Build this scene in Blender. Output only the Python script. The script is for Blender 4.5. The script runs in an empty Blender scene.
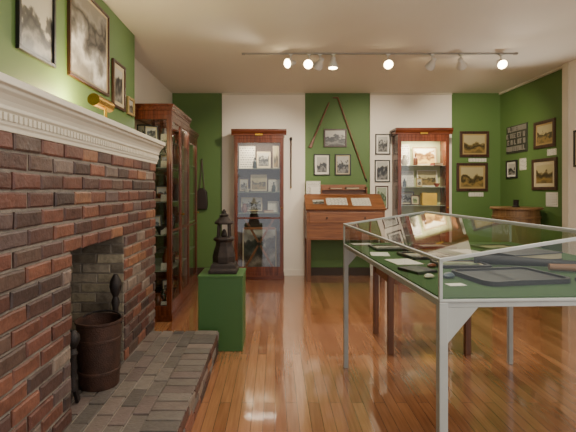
import bpy, math, random
from mathutils import Vector, Matrix
R=random.Random(7)
scene=bpy.context.scene
COL=scene.collection
def lin(c):
    c=c.lstrip('#'); o=[]
    for i in (0,2,4):
        v=int(c[i:i+2],16)/255
        o.append(v/12.92 if v<=0.04045 else ((v+0.055)/1.055)**2.4)
    return (*o,1.0)
# ---------------------------------------------------------------- materials
def newmat(name):
    m=bpy.data.materials.new(name); m.use_nodes=True
    nt=m.node_tree; b=nt.nodes['Principled BSDF']
    return m,nt,b
def N(nt,t,**k):
    n=nt.nodes.new(t)
    for a,v in k.items(): setattr(n,a,v)
    return n
def ramp(nt,stops,fac=None,const=False):
    r=N(nt,'ShaderNodeValToRGB'); e=r.color_ramp.elements
    if const: r.color_ramp.interpolation='CONSTANT'
    while len(e)<len(stops): e.new(0.5)
    for i,(p,c) in enumerate(stops):
        e[i].position=p; e[i].color=lin(c) if isinstance(c,str) else c
    if fac is not None: nt.links.new(fac,r.inputs[0])
    return r
def plain(name,c,rough=.6,metal=0,var=.12,scale=6,bump=0,spec=.5):
    m,nt,b=newmat(name); L=nt.links
    tc=N(nt,'ShaderNodeTexCoord'); n=N(nt,'ShaderNodeTexNoise'); n.inputs['Scale'].default_value=scale; n.inputs['Detail'].default_value=5
    L.new(tc.outputs['Object'],n.inputs['Vector'])
    base=lin(c)
    lo=tuple(x*(1-var) for x in base[:3])+(1,); hi=tuple(min(1,x*(1+var)) for x in base[:3])+(1,)
    r=ramp(nt,[(.3,lo),(.7,hi)],n.outputs['Fac'])
    L.new(r.outputs[0],b.inputs['Base Color'])
    b.inputs['Roughness'].default_value=rough; b.inputs['Metallic'].default_value=metal
    b.inputs['Specular IOR Level'].default_value=spec
    if bump:
        n2=N(nt,'ShaderNodeTexNoise'); n2.inputs['Scale'].default_value=scale*10; L.new(tc.outputs['Object'],n2.inputs['Vector'])
        bp=N(nt,'ShaderNodeBump'); bp.inputs['Strength'].default_value=bump; bp.inputs['Distance'].default_value=.01
        L.new(n2.outputs['Fac'],bp.inputs['Height']); L.new(bp.outputs[0],b.inputs['Normal'])
    return m
def wood(name,c1,c2,rough=.35,axis='Z',scale=1.0):
    m,nt,b=newmat(name); L=nt.links
    tc=N(nt,'ShaderNodeTexCoord'); mp=N(nt,'ShaderNodeMapping')
    s={'X':(1.5,22,22),'Y':(22,1.5,22),'Z':(22,22,1.5)}[axis]
    mp.inputs['Scale'].default_value=tuple(v*scale for v in s)
    L.new(tc.outputs['Object'],mp.inputs['Vector'])
    n=N(nt,'ShaderNodeTexNoise'); n.inputs['Scale'].default_value=1.6; n.inputs['Detail'].default_value=6; n.inputs['Distortion'].default_value=.6
    L.new(mp.outputs[0],n.inputs['Vector'])
    r=ramp(nt,[(.3,c1),(.7,c2)],n.outputs['Fac'])
    L.new(r.outputs[0],b.inputs['Base Color']); b.inputs['Roughness'].default_value=rough
    bp=N(nt,'ShaderNodeBump'); bp.inputs['Strength'].default_value=.15; bp.inputs['Distance'].default_value=.002
    L.new(n.outputs['Fac'],bp.inputs['Height']); L.new(bp.outputs[0],b.inputs['Normal'])
    return m
def glassmat(name='thin_clear_glass',base=.05,amp=.75,pw=4.0):
    m,nt,b=newmat(name); L=nt.links
    nt.nodes.remove(b); out=nt.nodes['Material Output']
    t=N(nt,'ShaderNodeBsdfTransparent'); t.inputs[0].default_value=(.93,.95,.93,1)
    g=N(nt,'ShaderNodeBsdfGlossy'); g.inputs['Roughness'].default_value=.02
    lw=N(nt,'ShaderNodeLayerWeight'); lw.inputs['Blend'].default_value=.5
    p=N(nt,'ShaderNodeMath',operation='POWER'); p.inputs[1].default_value=pw
    a=N(nt,'ShaderNodeMath',operation='MULTIPLY_ADD'); a.inputs[1].default_value=amp; a.inputs[2].default_value=base
    L.new(lw.outputs['Facing'],p.inputs[0]); L.new(p.outputs[0],a.inputs[0])
    mx=N(nt,'ShaderNodeMixShader'); L.new(a.outputs[0],mx.inputs[0]); L.new(t.outputs[0],mx.inputs[1]); L.new(g.outputs[0],mx.inputs[2])
    L.new(mx.outputs[0],out.inputs['Surface']); return m
def emis(name,c,s):
    m,nt,b=newmat(name); b.inputs['Base Color'].default_value=lin(c)
    b.inputs['Emission Color'].default_value=lin(c); b.inputs['Emission Strength'].default_value=s; return m
def picmat(name,dark,mid,light,sky,seed=0,scale=3.0,hz=.5,detail=8):
    m,nt,b=newmat(name); L=nt.links
    tc=N(nt,'ShaderNodeTexCoord'); sp=N(nt,'ShaderNodeSeparateXYZ'); L.new(tc.outputs['Generated'],sp.inputs[0])
    mp=N(nt,'ShaderNodeMapping'); mp.inputs['Location'].default_value=(seed*3.1,seed*1.7,seed*2.3); L.new(tc.outputs['Generated'],mp.inputs[0])
    n=N(nt,'ShaderNodeTexNoise'); n.inputs['Scale'].default_value=scale; n.inputs['Detail'].default_value=detail; L.new(mp.outputs[0],n.inputs['Vector'])
    ad=N(nt,'ShaderNodeMath',operation='MULTIPLY_ADD'); ad.inputs[1].default_value=1.3; ad.inputs[2].default_value=-.65; L.new(n.outputs['Fac'],ad.inputs[0])
    s=N(nt,'ShaderNodeMath',operation='ADD'); L.new(sp.outputs[2],s.inputs[0]); L.new(ad.outputs[0],s.inputs[1])
    r=ramp(nt,[(0.0,mid),(hz*.35,light),(hz*.6,mid),(hz*.85,dark),(hz*1.1,mid),(hz*1.25,sky)],s.outputs[0])
    L.new(r.outputs[0],b.inputs['Base Color']); b.inputs['Roughness'].default_value=.3
    return m
def textmat(name,paper,ink,rows=9,seed=0):
    m,nt,b=newmat(name); L=nt.links
    tc=N(nt,'ShaderNodeTexCoord'); sp=N(nt,'ShaderNodeSeparateXYZ'); L.new(tc.outputs['Generated'],sp.inputs[0])
    cb=N(nt,'ShaderNodeCombineXYZ'); L.new(sp.outputs[0],cb.inputs[0]); L.new(sp.outputs[2],cb.inputs[1])
    br=N(nt,'ShaderNodeTexBrick'); br.offset=.37; br.inputs['Scale'].default_value=1; br.inputs['Brick Width'].default_value=.17
    br.inputs['Row Height'].default_value=1/rows; br.inputs['Mortar Size'].default_value=.3/rows; 
    br.inputs['Color1'].default_value=lin(ink); br.inputs['Color2'].default_value=lin(paper); br.inputs['Mortar'].default_value=lin(paper); br.inputs['Bias'].default_value=-.4
    L.new(cb.outputs[0],br.inputs['Vector']); L.new(br.outputs[0],b.inputs['Base Color']); b.inputs['Roughness'].default_value=.6
    return m
def brickmat(name,rough=.55,lo=(.66,.62,.61,1),hi=(1.22,1.2,1.18,1),sc=18):
    m,nt,b=newmat(name); L=nt.links
    at=N(nt,'ShaderNodeAttribute'); at.attribute_name='Col'
    tc=N(nt,'ShaderNodeTexCoord')
    n=N(nt,'ShaderNodeTexNoise'); n.inputs['Scale'].default_value=sc; n.inputs['Detail'].default_value=9; n.inputs['Roughness'].default_value=.6; L.new(tc.outputs['Object'],n.inputs['Vector'])
    r=ramp(nt,[(.33,lo),(.52,(1,1,1,1)),(.72,hi)],n.outputs['Fac'])
    mx=N(nt,'ShaderNodeMix',data_type='RGBA',blend_type='MULTIPLY'); mx.inputs['Factor'].default_value=1
    L.new(at.outputs['Color'],mx.inputs['A']); L.new(r.outputs[0],mx.inputs['B']); L.new(mx.outputs['Result'],b.inputs['Base Color'])
    b.inputs['Roughness'].default_value=rough
    n2=N(nt,'ShaderNodeTexNoise'); n2.inputs['Scale'].default_value=48; n2.inputs['Detail'].default_value=6; L.new(tc.outputs['Object'],n2.inputs['Vector'])
    bp=N(nt,'ShaderNodeBump'); bp.inputs['Strength'].default_value=.7; bp.inputs['Distance'].default_value=.007
    L.new(n2.outputs['Fac'],bp.inputs['Height']); L.new(bp.outputs[0],b.inputs['Normal'])
    return m
def floormat():
    m,nt,b=newmat('varnished_strip_floor'); L=nt.links
    tc=N(nt,'ShaderNodeTexCoord'); sp=N(nt,'ShaderNodeSeparateXYZ'); L.new(tc.outputs['Object'],sp.inputs[0])
    cb=N(nt,'ShaderNodeCombineXYZ'); L.new(sp.outputs[1],cb.inputs[0]); L.new(sp.outputs[0],cb.inputs[1])
    br=N(nt,'ShaderNodeTexBrick'); br.offset=.41; br.offset_frequency=2; br.squash=1
    br.inputs['Scale'].default_value=1; br.inputs['Brick Width'].default_value=1.5; br.inputs['Row Height'].default_value=.075
    br.inputs['Mortar Size'].default_value=.0018; br.inputs['Mortar Smooth'].default_value=.3
    br.inputs['Color1'].default_value=lin('#93603f'); br.inputs['Color2'].default_value=lin('#b58158'); br.inputs['Mortar'].default_value=lin('#4a2816')
    L.new(cb.outputs[0],br.inputs['Vector'])
    mp=N(nt,'ShaderNodeMapping'); mp.inputs['Scale'].default_value=(30,1.6,1); L.new(tc.outputs['Object'],mp.inputs[0])
    n=N(nt,'ShaderNodeTexNoise'); n.inputs['Scale'].default_value=2; n.inputs['Detail'].default_value=7; L.new(mp.outputs[0],n.inputs['Vector'])
    r=ramp(nt,[(.3,(.8,.76,.72,1)),(.7,(1.1,1.08,1.06,1))],n.outputs['Fac'])
    mx=N(nt,'ShaderNodeMix',data_type='RGBA',blend_type='MULTIPLY'); mx.inputs['Factor'].default_value=1
    L.new(br.outputs[0],mx.inputs['A']); L.new(r.outputs[0],mx.inputs['B']); L.new(mx.outputs['Result'],b.inputs['Base Color'])
    n3=N(nt,'ShaderNodeTexNoise'); n3.inputs['Scale'].default_value=3; L.new(tc.outputs['Object'],n3.inputs['Vector'])
    rr=N(nt,'ShaderNodeMapRange'); rr.inputs['To Min'].default_value=.14; rr.inputs['To Max'].default_value=.28; L.new(n3.outputs['Fac'],rr.inputs['Value'])
    L.new(rr.outputs[0],b.inputs['Roughness'])
    b.inputs['Specular IOR Level'].default_value=.8
    b.inputs['Coat Weight'].default_value=1; b.inputs['Coat Roughness'].default_value=.07; b.inputs['Coat IOR'].default_value=1.75
    n4=N(nt,'ShaderNodeTexNoise'); n4.inputs['Scale'].default_value=1.2; mp4=N(nt,'ShaderNodeMapping'); mp4.inputs['Scale'].default_value=(10,1.2,1); L.new(tc.outputs['Object'],mp4.inputs[0]); L.new(mp4.outputs[0],n4.inputs['Vector'])
    bp0=N(nt,'ShaderNodeBump'); bp0.inputs['Strength'].default_value=.25; bp0.inputs['Distance'].default_value=.004; L.new(n4.outputs['Fac'],bp0.inputs['Height'])
    bp=N(nt,'ShaderNodeBump'); bp.inputs['Strength'].default_value=.3; bp.inputs['Distance'].default_value=.003
    L.new(br.outputs['Fac'],bp.inputs['Height']); bp.invert=True; L.new(bp0.outputs[0],bp.inputs['Normal']); L.new(bp.outputs[0],b.inputs['Normal']); L.new(bp0.outputs[0],b.inputs['Coat Normal'])
    return m
GREEN=plain('green_wall_paint','#546f36',.6,var=.0,scale=1)
CREAM=plain('cream_wall_paint','#e6dccb',.6,var=.01,scale=2)
CEIL=plain('ceiling_paint','#e4dccd',.8,var=.01,scale=1.2)
FLOOR=floormat()
CHERRY=wood('cherry_wood','#482012','#743c24',.22)
CHERRYX=wood('cherry_wood_rail','#482012','#743c24',.22,'X')
WALN=wood('old_pine_brown','#6a3c20','#946038',.4,'X')
WALNZ=wood('old_pine_brown_post','#5c361e','#835334',.4,'Z')
TANW=wood('tan_oak','#644628','#8a683f',.5,'Z')
TANWX=wood('tan_oak_top','#644628','#8a683f',.45,'X')
DARKW=wood('dark_frame_wood','#2a190f','#4e3020',.4)
CARVED=plain('dark_brown_iron','#30251e',.5,.2,var=.4,scale=24,bump=.6)
BLK=plain('black_frame','#1b1816',.35)
WHITE=plain('cream_gloss_paint','#cec5b0',.45,var=.02)
GREY=plain('grey_white_case_paint','#a3a49d',.4,var=.06,scale=9)
BAIZE=plain('green_baize','#33501f',.95,var=.1,scale=40,bump=.2)
GLASS=glassmat('thin_clear_glass',.06,.75,4); GLASSR=glassmat('case_glass',.09,.85,3.2); CABGL=glassmat('cabinet_door_glass',.15,.8,3)
IRON=plain('cast_iron','#2a2320',.5,.4,var=.3,scale=20,bump=.4)
RUST=plain('dark_rusty_iron','#42291d',.65,.2,var=.4,scale=14,bump=.5)
BRASS=plain('brass','#c69a3d',.25,1,var=.1)
STEEL=plain('white_track_metal','#cfcabf',.4,.2,var=.03); TRACKM=plain('grey_track_metal','#948f86',.4,.3,var=.03)
BRICK=brickmat('fired_brick'); PAVER=brickmat('hearth_brick',.5,(.85,.83,.82,1),(1.1,1.08,1.08,1),14); MORTAR=plain('mortar','#7c7266',.9,var=.2,scale=30,bump=.5)
LMORT=plain('light_hearth_mortar','#a0968a',.9,var=.15,scale=30,bump=.4)
SOOT=plain('sooty_mortar','#5a5146',.95,var=.2,scale=12)
PAPER=plain('paper','#dcd6c6',.7,var=.04); PAGES=plain('aged_pages','#a8997a',.8); MATB=plain('tan_cream_mat_board','#b8a986',.7,var=.05)
GOLDM=plain('tan_mat_board','#9b8350',.6,var=.08)
DKGREEN=plain('pedestal_green_paint','#3f6430',.45,var=.03,scale=3)
BW=[picmat('bw_photo_%d'%i,'#141412','#45433d','#827e74','#aeaa9c',seed=i+1,scale=2.5+i%3,hz=.45+.06*(i%4)) for i in range(6)]
SNOW=picmat('snow_path_photo','#1d1a17','#8a857c','#efece4','#77726a',seed=6,scale=3.4,hz=.8)
LAND=[picmat('landscape_%d'%i,'#2c2614','#64542c','#8a703c','#a99c72',seed=i+11,scale=2.2+i%3,hz=.5) for i in range(4)]
BRIGHT=picmat('bright_painting','#5a3c22','#a88048','#d8b860','#e4dcc0',seed=31,scale=3,hz=.6)
GPRINT=picmat('green_print','#2f3d22','#5d6c40','#838f60','#98a082',seed=41,scale=4,hz=.6)
TEXT=textmat('printed_text','#ddd7c6','#5b5650'); 
# ---------------------------------------------------------------- mesh builder
class B:
    def __init__(s): s.v=[];s.f=[];s.m=[];s.c=[]
    def add(s,vs,fs,mi=0,c=None):
        o=len(s.v); s.v+= [tuple(v) for v in vs]
        for f in fs: s.f.append([i+o for i in f]); s.m.append(mi); s.c.append(c)
        return s
    def box(s,x0,x1,y0,y1,z0,z1,mi=0):
        v=[(x,y,z) for z in (z0,z1) for y in (y0,y1) for x in (x0,x1)]
        return s.add(v,[(0,2,3,1),(4,5,7,6),(0,1,5,4),(2,6,7,3),(0,4,6,2),(1,3,7,5)],mi)
    def bar(s,p0,p1,w,h,up=(0,0,1),mi=0):
        p0=Vector(p0);p1=Vector(p1);d=(p1-p0).normalized();u=Vector(up)
        sd=d.cross(u).normalized(); u=sd.cross(d).normalized()
        v=[]
        for p in (p0,p1):
            for a,b in ((-1,-1),(1,-1),(1,1),(-1,1)): v.append(p+sd*a*w/2+u*b*h/2)
        return s.add(v,[(0,3,2,1)[::-1],(4,5,6,7)[::-1],(0,1,5,4),(1,2,6,5),(2,3,7,6),(3,0,4,7)],mi)
    def cyl(s,p0,p1,r0,r1=None,seg=16,mi=0,cap=True):
        r1=r0 if r1 is None else r1
        p0=Vector(p0);p1=Vector(p1);d=(p1-p0).normalized()
        a=d.orthogonal().normalized();b=d.cross(a)
        v=[]
        for p,r in((p0,r0),(p1,r1)):
            for i in range(seg):
                t=2*math.pi*i/seg; v.append(p+a*math.cos(t)*r+b*math.sin(t)*r)
        f=[(i,(i+1)%seg,seg+(i+1)%seg,seg+i) for i in range(seg)]
        if cap: f+=[tuple(range(seg))[::-1],tuple(range(seg,2*seg))]
        return s.add(v,f,mi)
    def lathe(s,prof,c=(0,0,0),seg=24,mi=0,sx=1,sy=1,ph=0,jit=0):
        v=[];n=len(prof)
        for r,z in prof:
            for i in range(seg):
                t=2*math.pi*i/seg+ph; k=1+(R.uniform(-jit,jit) if jit else 0); v.append((c[0]+math.cos(t)*r*sx*k,c[1]+math.sin(t)*r*sy*k,c[2]+z))
        f=[]
        for j in range(n-1):
            for i in range(seg):
                f.append((j*seg+i,j*seg+(i+1)%seg,(j+1)*seg+(i+1)%seg,(j+1)*seg+i))
        f.append(tuple(range(seg))[::-1]); f.append(tuple(range((n-1)*seg,n*seg)))
        return s.add(v,f,mi)
    def prism(s,pts,axis,a,b,mi=0):
        n=len(pts)
        def P(u,w,t): return {'Y':(u,t,w),'X':(t,u,w),'Z':(u,w,t)}[axis]
        v=[P(u,w,a) for u,w in pts]+[P(u,w,b) for u,w in pts]
        f=[(i,(i+1)%n,n+(i+1)%n,n+i) for i in range(n)]+[tuple(range(n))[::-1],tuple(range(n,2*n))]
        return s.add(v,f,mi)
    def quad(s,a,b,c,d,mi=0): return s.add([a,b,c,d],[(0,1,2,3)],mi)
    def obj(s,name,mats,parent=None,bevel=0,smooth=True,label=None,loc=None,rot=None,fixn=True):
        me=bpy.data.meshes.new(name); me.from_pydata(s.v,[],s.f)
        if not isinstance(mats,(list,tuple)): mats=[mats]
        for m in mats: me.materials.append(m)
        for p,mi in zip(me.polygons,s.m): p.material_index=mi
        if any(c is not None for c in s.c):
            at=me.attributes.new('Col','FLOAT_COLOR','CORNER')
            for p,c in zip(me.polygons,s.c):
                for li in p.loop_indices: at.data[li].color=c or (1,1,1,1)
        if fixn:
            import bmesh
            bm=bmesh.new(); bm.from_mesh(me); bmesh.ops.recalc_face_normals(bm,faces=bm.faces); bm.to_mesh(me); bm.free()
        me.update()
        if smooth:
            me.shade_smooth(); me.set_sharp_from_angle(angle=math.radians(35))
        o=bpy.data.objects.new(name,me); COL.objects.link(o)
        if parent: o.parent=parent
        if loc: o.location=loc
        if rot: o.rotation_euler=rot
        if bevel:
            md=o.modifiers.new('Bevel','BEVEL'); md.width=bevel; md.segments=2; md.limit_method='ANGLE'
        if label: o['label']=label
        return o
def rrect(w,d,r,n=6):
    p=[]
    for cx_,cy_,a0 in ((w/2-r,d/2-r,0),(-w/2+r,d/2-r,90),(-w/2+r,-d/2+r,180),(w/2-r,-d/2+r,270)):
        for i in range(n+1):
            a=math.radians(a0+90*i/n); p.append((cx_+r*math.cos(a),cy_+r*math.sin(a)))
    return p
def thing(name,label,cat,loc=(0,0,0),rz=0,group=None,rot=None):
    e=bpy.data.objects.new(name,None); e.empty_display_size=.05; COL.objects.link(e)
    e.location=loc; e.rotation_euler=rot if rot else (0,0,rz); e['label']=label; e['category']=cat
    if group: e['group']=group
    return e
def tag(o,label,cat,group=None):
    o['label']=label; o['category']=cat
    if group: o['group']=group
    return o
def struct(o): o['kind']='structure'; return o
# ---------------------------------------------------------------- room
H=3.1
struct(B().box(-1.9,3.95,-1.2,7.6,-.1,0).obj('floor',FLOOR,smooth=False))
struct(B().box(-1.9,3.95,-1.2,7.6,H,H+.1).obj('ceiling',CEIL,smooth=False))
struct(B().box(-1.75,3.84,7.5,7.6,0,H).obj('wall_back',GREEN,smooth=False))
struct(B().box(-1.9,-1.75,4.7,7.6,0,H).obj('wall_left',CREAM,smooth=False))
struct(B().box(-1.9,-1.5,-1.2,4.7,0,H).obj('wall_chimney',GREEN,smooth=False))
struct(B().box(3.84,3.95,5.74,7.6,0,H).obj('wall_right',GREEN,smooth=False))
struct(B().box(3.79,3.95,2.2,5.74,0,H).obj('wall_side',CREAM,smooth=False))
struct(B().box(-.90,.51,7.47,7.5,0,H-.03).obj('trim_1',CREAM,smooth=False))
struct(B().box(1.615,3.0,7.47,7.5,0,H-.03).obj('trim_2',CREAM,smooth=False))
struct(B().box(3.775,3.84,5.66,5.79,0,H).obj('trim_3',WHITE,bevel=.006,smooth=False))
struct(B().box(-.9,.51,7.45,7.5,H-.035,H).obj('trim_4',WHITE,smooth=False))
struct(B().box(1.615,3.0,7.45,7.5,H-.035,H).obj('trim_6',WHITE,smooth=False))
struct(B().box(3.81,3.84,5.8,7.49,H-.03,H).obj('trim_5',WHITE,smooth=False))
BASEB=plain('brown_baseboard','#3b2a18',.5)
struct(B().box(-1.75,-.9,7.48,7.5,0,.13).box(.51,1.615,7.48,7.5,0,.13).box(3.0,3.84,7.48,7.5,0,.13).obj('baseboard_back',BASEB,smooth=False))
struct(B().box(-.9,.51,7.45,7.47,0,.1).box(1.615,3.0,7.45,7.47,0,.1).obj('baseboard_panel',CREAM,smooth=False))
struct(B().box(3.82,3.84,5.8,7.48,0,.13).obj('baseboard_right',BASEB,smooth=False))
# ---------------------------------------------------------------- fireplace
PAL=['#563429','#643e32','#6c4434','#503831','#40302b','#774b39','#5a4843','#6f5e54','#603a2f','#51332a','#7a6a5d','#663f31','#48352f','#584339','#82593f']
PALH=['#6e665e','#776e65','#655e57','#80766b','#726960','#625b55','#7a6d64','#756760']
PALF=['#857a69','#766c5c','#91866f','#675d4e','#7d725f']
def brick_field(b,org,u,v,n,U,V,bl,bh,mt,dep,pal,skip=None,stag=.5,rough=.0025,k=.008):
    org=Vector(org);u=Vector(u);v=Vector(v);n=Vector(n)
    rows=max(1,int(round((V+mt)/(bh+mt)))); rh=(V+mt)/rows
    for r in range(rows):
        v0=r*rh; v1=v0+rh-mt
        x=-(bl+mt)*stag*(r%2) - R.uniform(0,.012)
        while x<U:
            l=bl+R.uniform(-.006,.006)
            a=max(0,x); c=min(U,x+l)
            x+=l+mt
            segs=[(a,c)]
            if skip:
                segs=skip(a,c,v0,v1)
            for (a1,c1) in segs:
                if c1-a1<.025: continue
                d=dep+R.uniform(-.004,.004)
                m1=(a1+c1)/2+R.uniform(-.02,.02)
                ring=[(a1,v0),(m1,v0),(c1,v0),(c1,v1),(m1,v1),(a1,v1)]
                ring=[(p+R.uniform(-rough,rough),w+R.uniform(-rough,rough)) for p,w in ring]
                cu=(a1+c1)/2;cv=(v0+v1)/2
                back=[org+u*p+v*w for p,w in ring]
                mid=[p+n*(d-k*.8) for p in back]
                fr=[]
                for p,w in ring:
                    p2=p+(k if p<cu-.02 else -k if p>cu+.025 else 0); w2=w+(k if w<cv else -k)
                    fr.append(org+u*p2+v*w2+n*(d+R.uniform(-.0015,.0015)))
                f=R.uniform(.87,1.1); col=lin(R.choice(pal)); col=(col[0]*f,col[1]*f,col[2]*f,1)
                q=[]
                for i in range(6):
                    i2=(i+1)%6
                    q.append((i,i2,6+i2,6+i)); q.append((6+i,6+i2,12+i2,12+i))
                q.append((12,13,16,17)); q.append((13,14,15,16))
                b.add(back+mid+fr,q,0,col)
FP=thing('fireplace','rough brown-maroon brick fireplace with cream dentil mantel and raised hearth','fireplace',(-1.3,2.7,0))
ox,oy=-1.3,2.7
def L3(x,y,z): return (x-ox,y-oy,z)
BX=-1.11; Y0,Y1=1.3,4.05; OP0,OP1,OT=2.38,3.23,1.12; HZ=.2
b=B()
def lb(bb,x0,x1,y0,y1,z0,z1,mi=0): return bb.box(x0-ox,x1-ox,y0-oy,y1-oy,z0,z1,mi)
lb(b,-1.5,BX,Y0,OP0,HZ,1.69); lb(b,-1.5,BX,OP1,Y1,HZ,1.69); lb(b,-1.5,BX,OP0,OP1,OT,1.69)
b.obj('mortar_core',MORTAR,FP,smooth=False)
b=B()
def sk(a,c,v0,v1):
    ya,yc=Y0+a,Y0+c; z1=HZ+v1;z0=HZ+v0
    if (z0+z1)/2>OT: return [(a,c)]
    out=[]
    if ya<OP0: out.append((a,min(c,OP0-Y0)))
    if yc>OP1: out.append((max(a,OP1-Y0),c))
    return out
brick_field(b,L3(BX,Y0,HZ),(0,1,0),(0,0,1),(1,0,0),Y1-Y0,1.49,.21,.07,.014,.012,PAL,sk)
b.obj('brick_surround',BRICK,FP,smooth=False)
b=B()
brick_field(b,L3(-1.5,Y1,HZ),(1,0,0),(0,0,1),(0,1,0),.39,1.49,.21,.07,.014,.012,PAL)
b.obj('brick_side',BRICK,FP,smooth=False)
b=B()
brick_field(b,L3(BX,OP1,HZ),(-1,0,0),(0,0,1),(0,-1,0),.38,.92,.2,.06,.01,.008,PALF,k=.004)
brick_field(b,L3(BX,OP0,HZ),(-1,0,0),(0,0,1),(0,1,0),.38,.92,.2,.06,.01,.008,PALF,k=.004)
brick_field(b,L3(-1.492,OP0,HZ),(0,1,0),(0,0,1),(1,0,0),.85,.92,.2,.06,.01,.008,PALF,k=.004)
b.obj('firebox_lining',BRICK,FP,smooth=False)
b=B(); lb(b,-1.499,-1.49,OP0,OP1,HZ,OT); b.obj('firebox_back',SOOT,FP,smooth=False)
HE=3.9; HX=-.512
b=B(); lb(b,-1.5,HX,Y0,HE,0,HZ-.012); b.obj('hearth_core',LMORT,FP,smooth=False)
b=B()
brick_field(b,L3(-1.49,Y0,HZ-.012),(0,1,0),(1,0,0),(0,0,1),HE-Y0,.785,.2,.086,.012,.013,PALH,rough=.0008,k=.003)
brick_field(b,L3(HX-.19,Y0,HZ-.012),(1,0,0),(0,1,0),(0,0,1),.2,HE-Y0,.2,.095,.012,.013,PALH,stag=0,rough=.0008,k=.003)
b.obj('hearth_paving',PAVER,FP,smooth=False)
b=B()
brick_field(b,L3(HX,Y0,0),(0,1,0),(0,0,1),(1,0,0),HE-Y0,.188,.2,.057,.011,.012,PAL+PALH,k=.005)
brick_field(b,L3(-1.1,HE,0),(1,0,0),(0,0,1),(0,1,0),.59,.188,.2,.057,.011,.012,PAL+PALH,k=.005)
b.obj('hearth_edge',PAVER,FP,smooth=False)
b=B(); lb(b,-1.5,BX,HE,Y1,0,HZ); b.obj('jamb_footing',MORTAR,FP,smooth=False)
MZ=1.69
prof=[(-1.5,MZ),(-1.098,MZ),(-1.098,MZ+.02),(-1.09,MZ+.028),(-1.09,MZ+.075),(-1.078,MZ+.085),(-1.078,MZ+.1),(-1.07,MZ+.118),(-1.055,MZ+.138),(-1.04,MZ+.15),(-1.036,MZ+.163),(-1.02,MZ+.168),(-1.02,MZ+.2),(-1.5,MZ+.2)]
b=B().prism([(x-ox,z) for x,z in prof],'Y',Y0-.06-oy,Y1+.05-oy); b.obj('mantel_shelf',WHITE,FP,bevel=.003,smooth=False)
b=B(); y=Y0-.05
while y<Y1+.03:
    lb(b,-1.09,-1.08,y,y+.022,MZ+.042,MZ+.072); y+=.036
b.obj('dentil_band',WHITE,FP,smooth=False)
# ---------------------------------------------------------------- framed pictures
def framed(name,label,loc,w,h,pic,face='back',fr=DARKW,fw=.025,mat=MATB,mw=.03,cat='picture',dep=.025,group=None,glass=True,tilt=0):
    rz={'back':0,'left':math.pi/2,'right':-math.pi/2}[face] if isinstance(face,str) else face
    e=thing(name,label,cat,loc,rz,group,rot=(tilt,0,rz))
    b=B()
    for (x0,x1,z0,z1) in ((-w/2,w/2,0,fw),(-w/2,w/2,h-fw,h),(-w/2,-w/2+fw,fw,h-fw),(w/2-fw,w/2,fw,h-fw)):
        b.box(x0,x1,-dep,0,z0,z1)
    b.obj('frame',fr,e,bevel=.003,smooth=False)
    if mw>0:
        m0=B()
        a=fw;c=fw+mw
        for (x0,x1,z0,z1) in ((-w/2+a,w/2-a,a,c),(-w/2+a,w/2-a,h-c,h-a),(-w/2+a,-w/2+c,c,h-c),(w/2-c,w/2-a,c,h-c)):
            m0.box(x0,x1,-dep*.5,-.002,z0,z1)
        m0.obj('mat_board',mat,e,smooth=False)
    c=fw+mw
    B().box(-w/2+c,w/2-c,-dep*.4,-.002,c,h-c).obj('print',pic,e,smooth=False)
    return e
def fx(name,label,x0,x1,z0,z1,y,pic,**k): return framed(name,label,((x0+x1)/2,y,z0),x1-x0,z1-z0,pic,'back',**k)
def fl(name,label,y0,y1,z0,z1,pic,**k): return framed(name,label,(-1.5,(y0+y1)/2,z0),y1-y0,z1-z0,pic,'left',**k)
def frr(name,label,y0,y1,z0,z1,pic,x=3.84,**k): return framed(name,label,(x,(y0+y1)/2,z0),y1-y0,z1-z0,pic,'right',**k)
fl('framed_photograph','black-framed dark monochrome photograph above the mantel',2.54,2.97,2.27,2.75,BW[0],fr=BLK,mw=.0)
fl('framed_photograph','large brown-framed snowy path and dark trees photograph above mantel',3.17,3.93,2.28,3.0,SNOW,fr=DARKW,fw=.022,mat=MATB,mw=.02)
fl('framed_photograph','narrow black-framed grey photograph above the mantel',4.03,4.36,2.22,2.66,BW[3],fr=DARKW,mw=.04,mat=MATB)
fl('framed_photograph','small tan-framed print beside the chimney corner',4.44,4.64,2.22,2.4,BW[4],fr=GOLDM,mw=.0)
fx('framed_photograph','brown-framed monochrome photograph hanging between the crossed sticks',.83,1.22,2.18,2.49,7.5,BW[1],fr=DARKW,mw=.0)
fx('framed_photograph','black-framed portrait photograph above the writing desk',.66,.935,1.70,2.06,7.5,BW[4],fr=BLK,fw=.018,mw=.035,mat=PAPER)
fx('framed_photograph','black-framed street photograph above the writing desk',1.02,1.29,1.70,2.06,7.5,BW[5],fr=BLK,fw=.018,mw=.02,mat=MATB)
fx('framed_photograph','dark-framed building photograph on the cream panel',1.7,1.955,2.05,2.4,7.47,BW[2],fr=BLK,fw=.018,mw=.03,mat=PAPER)
fx('framed_photograph','dark-framed monochrome photograph on the cream panel',1.69,1.95,1.585,1.96,7.47,BW[3],fr=BLK,fw=.018,mw=.02,mat=PAPER)
fx('framed_photograph','dark-framed green-toned print low on the cream panel',1.7,1.92,1.13,1.52,7.47,GPRINT,fr=DARKW,fw=.018,mw=.015,mat=PAPER)
fx('framed_painting','walnut-framed pale landscape painting on the green wall',3.145,3.64,2.01,2.45,7.5,LAND[0],fr=DARKW,fw=.045,mw=.025,mat=GOLDM)
fx('framed_painting','walnut-framed village landscape painting on the green wall',3.09,3.62,1.43,1.91,7.5,LAND[1],fr=DARKW,fw=.045,mw=.03,mat=GOLDM)
frr('framed_photograph','small black-framed monochrome photograph under the lettered plaque',6.96,7.28,1.64,1.93,BW[0],fr=BLK,mw=.03,mat=PAPER)
frr('framed_painting','walnut-framed country landscape with tan mat',6.01,6.5,2.05,2.44,LAND[2],fr=DARKW,fw=.045,mw=.025,mat=GOLDM)
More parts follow.
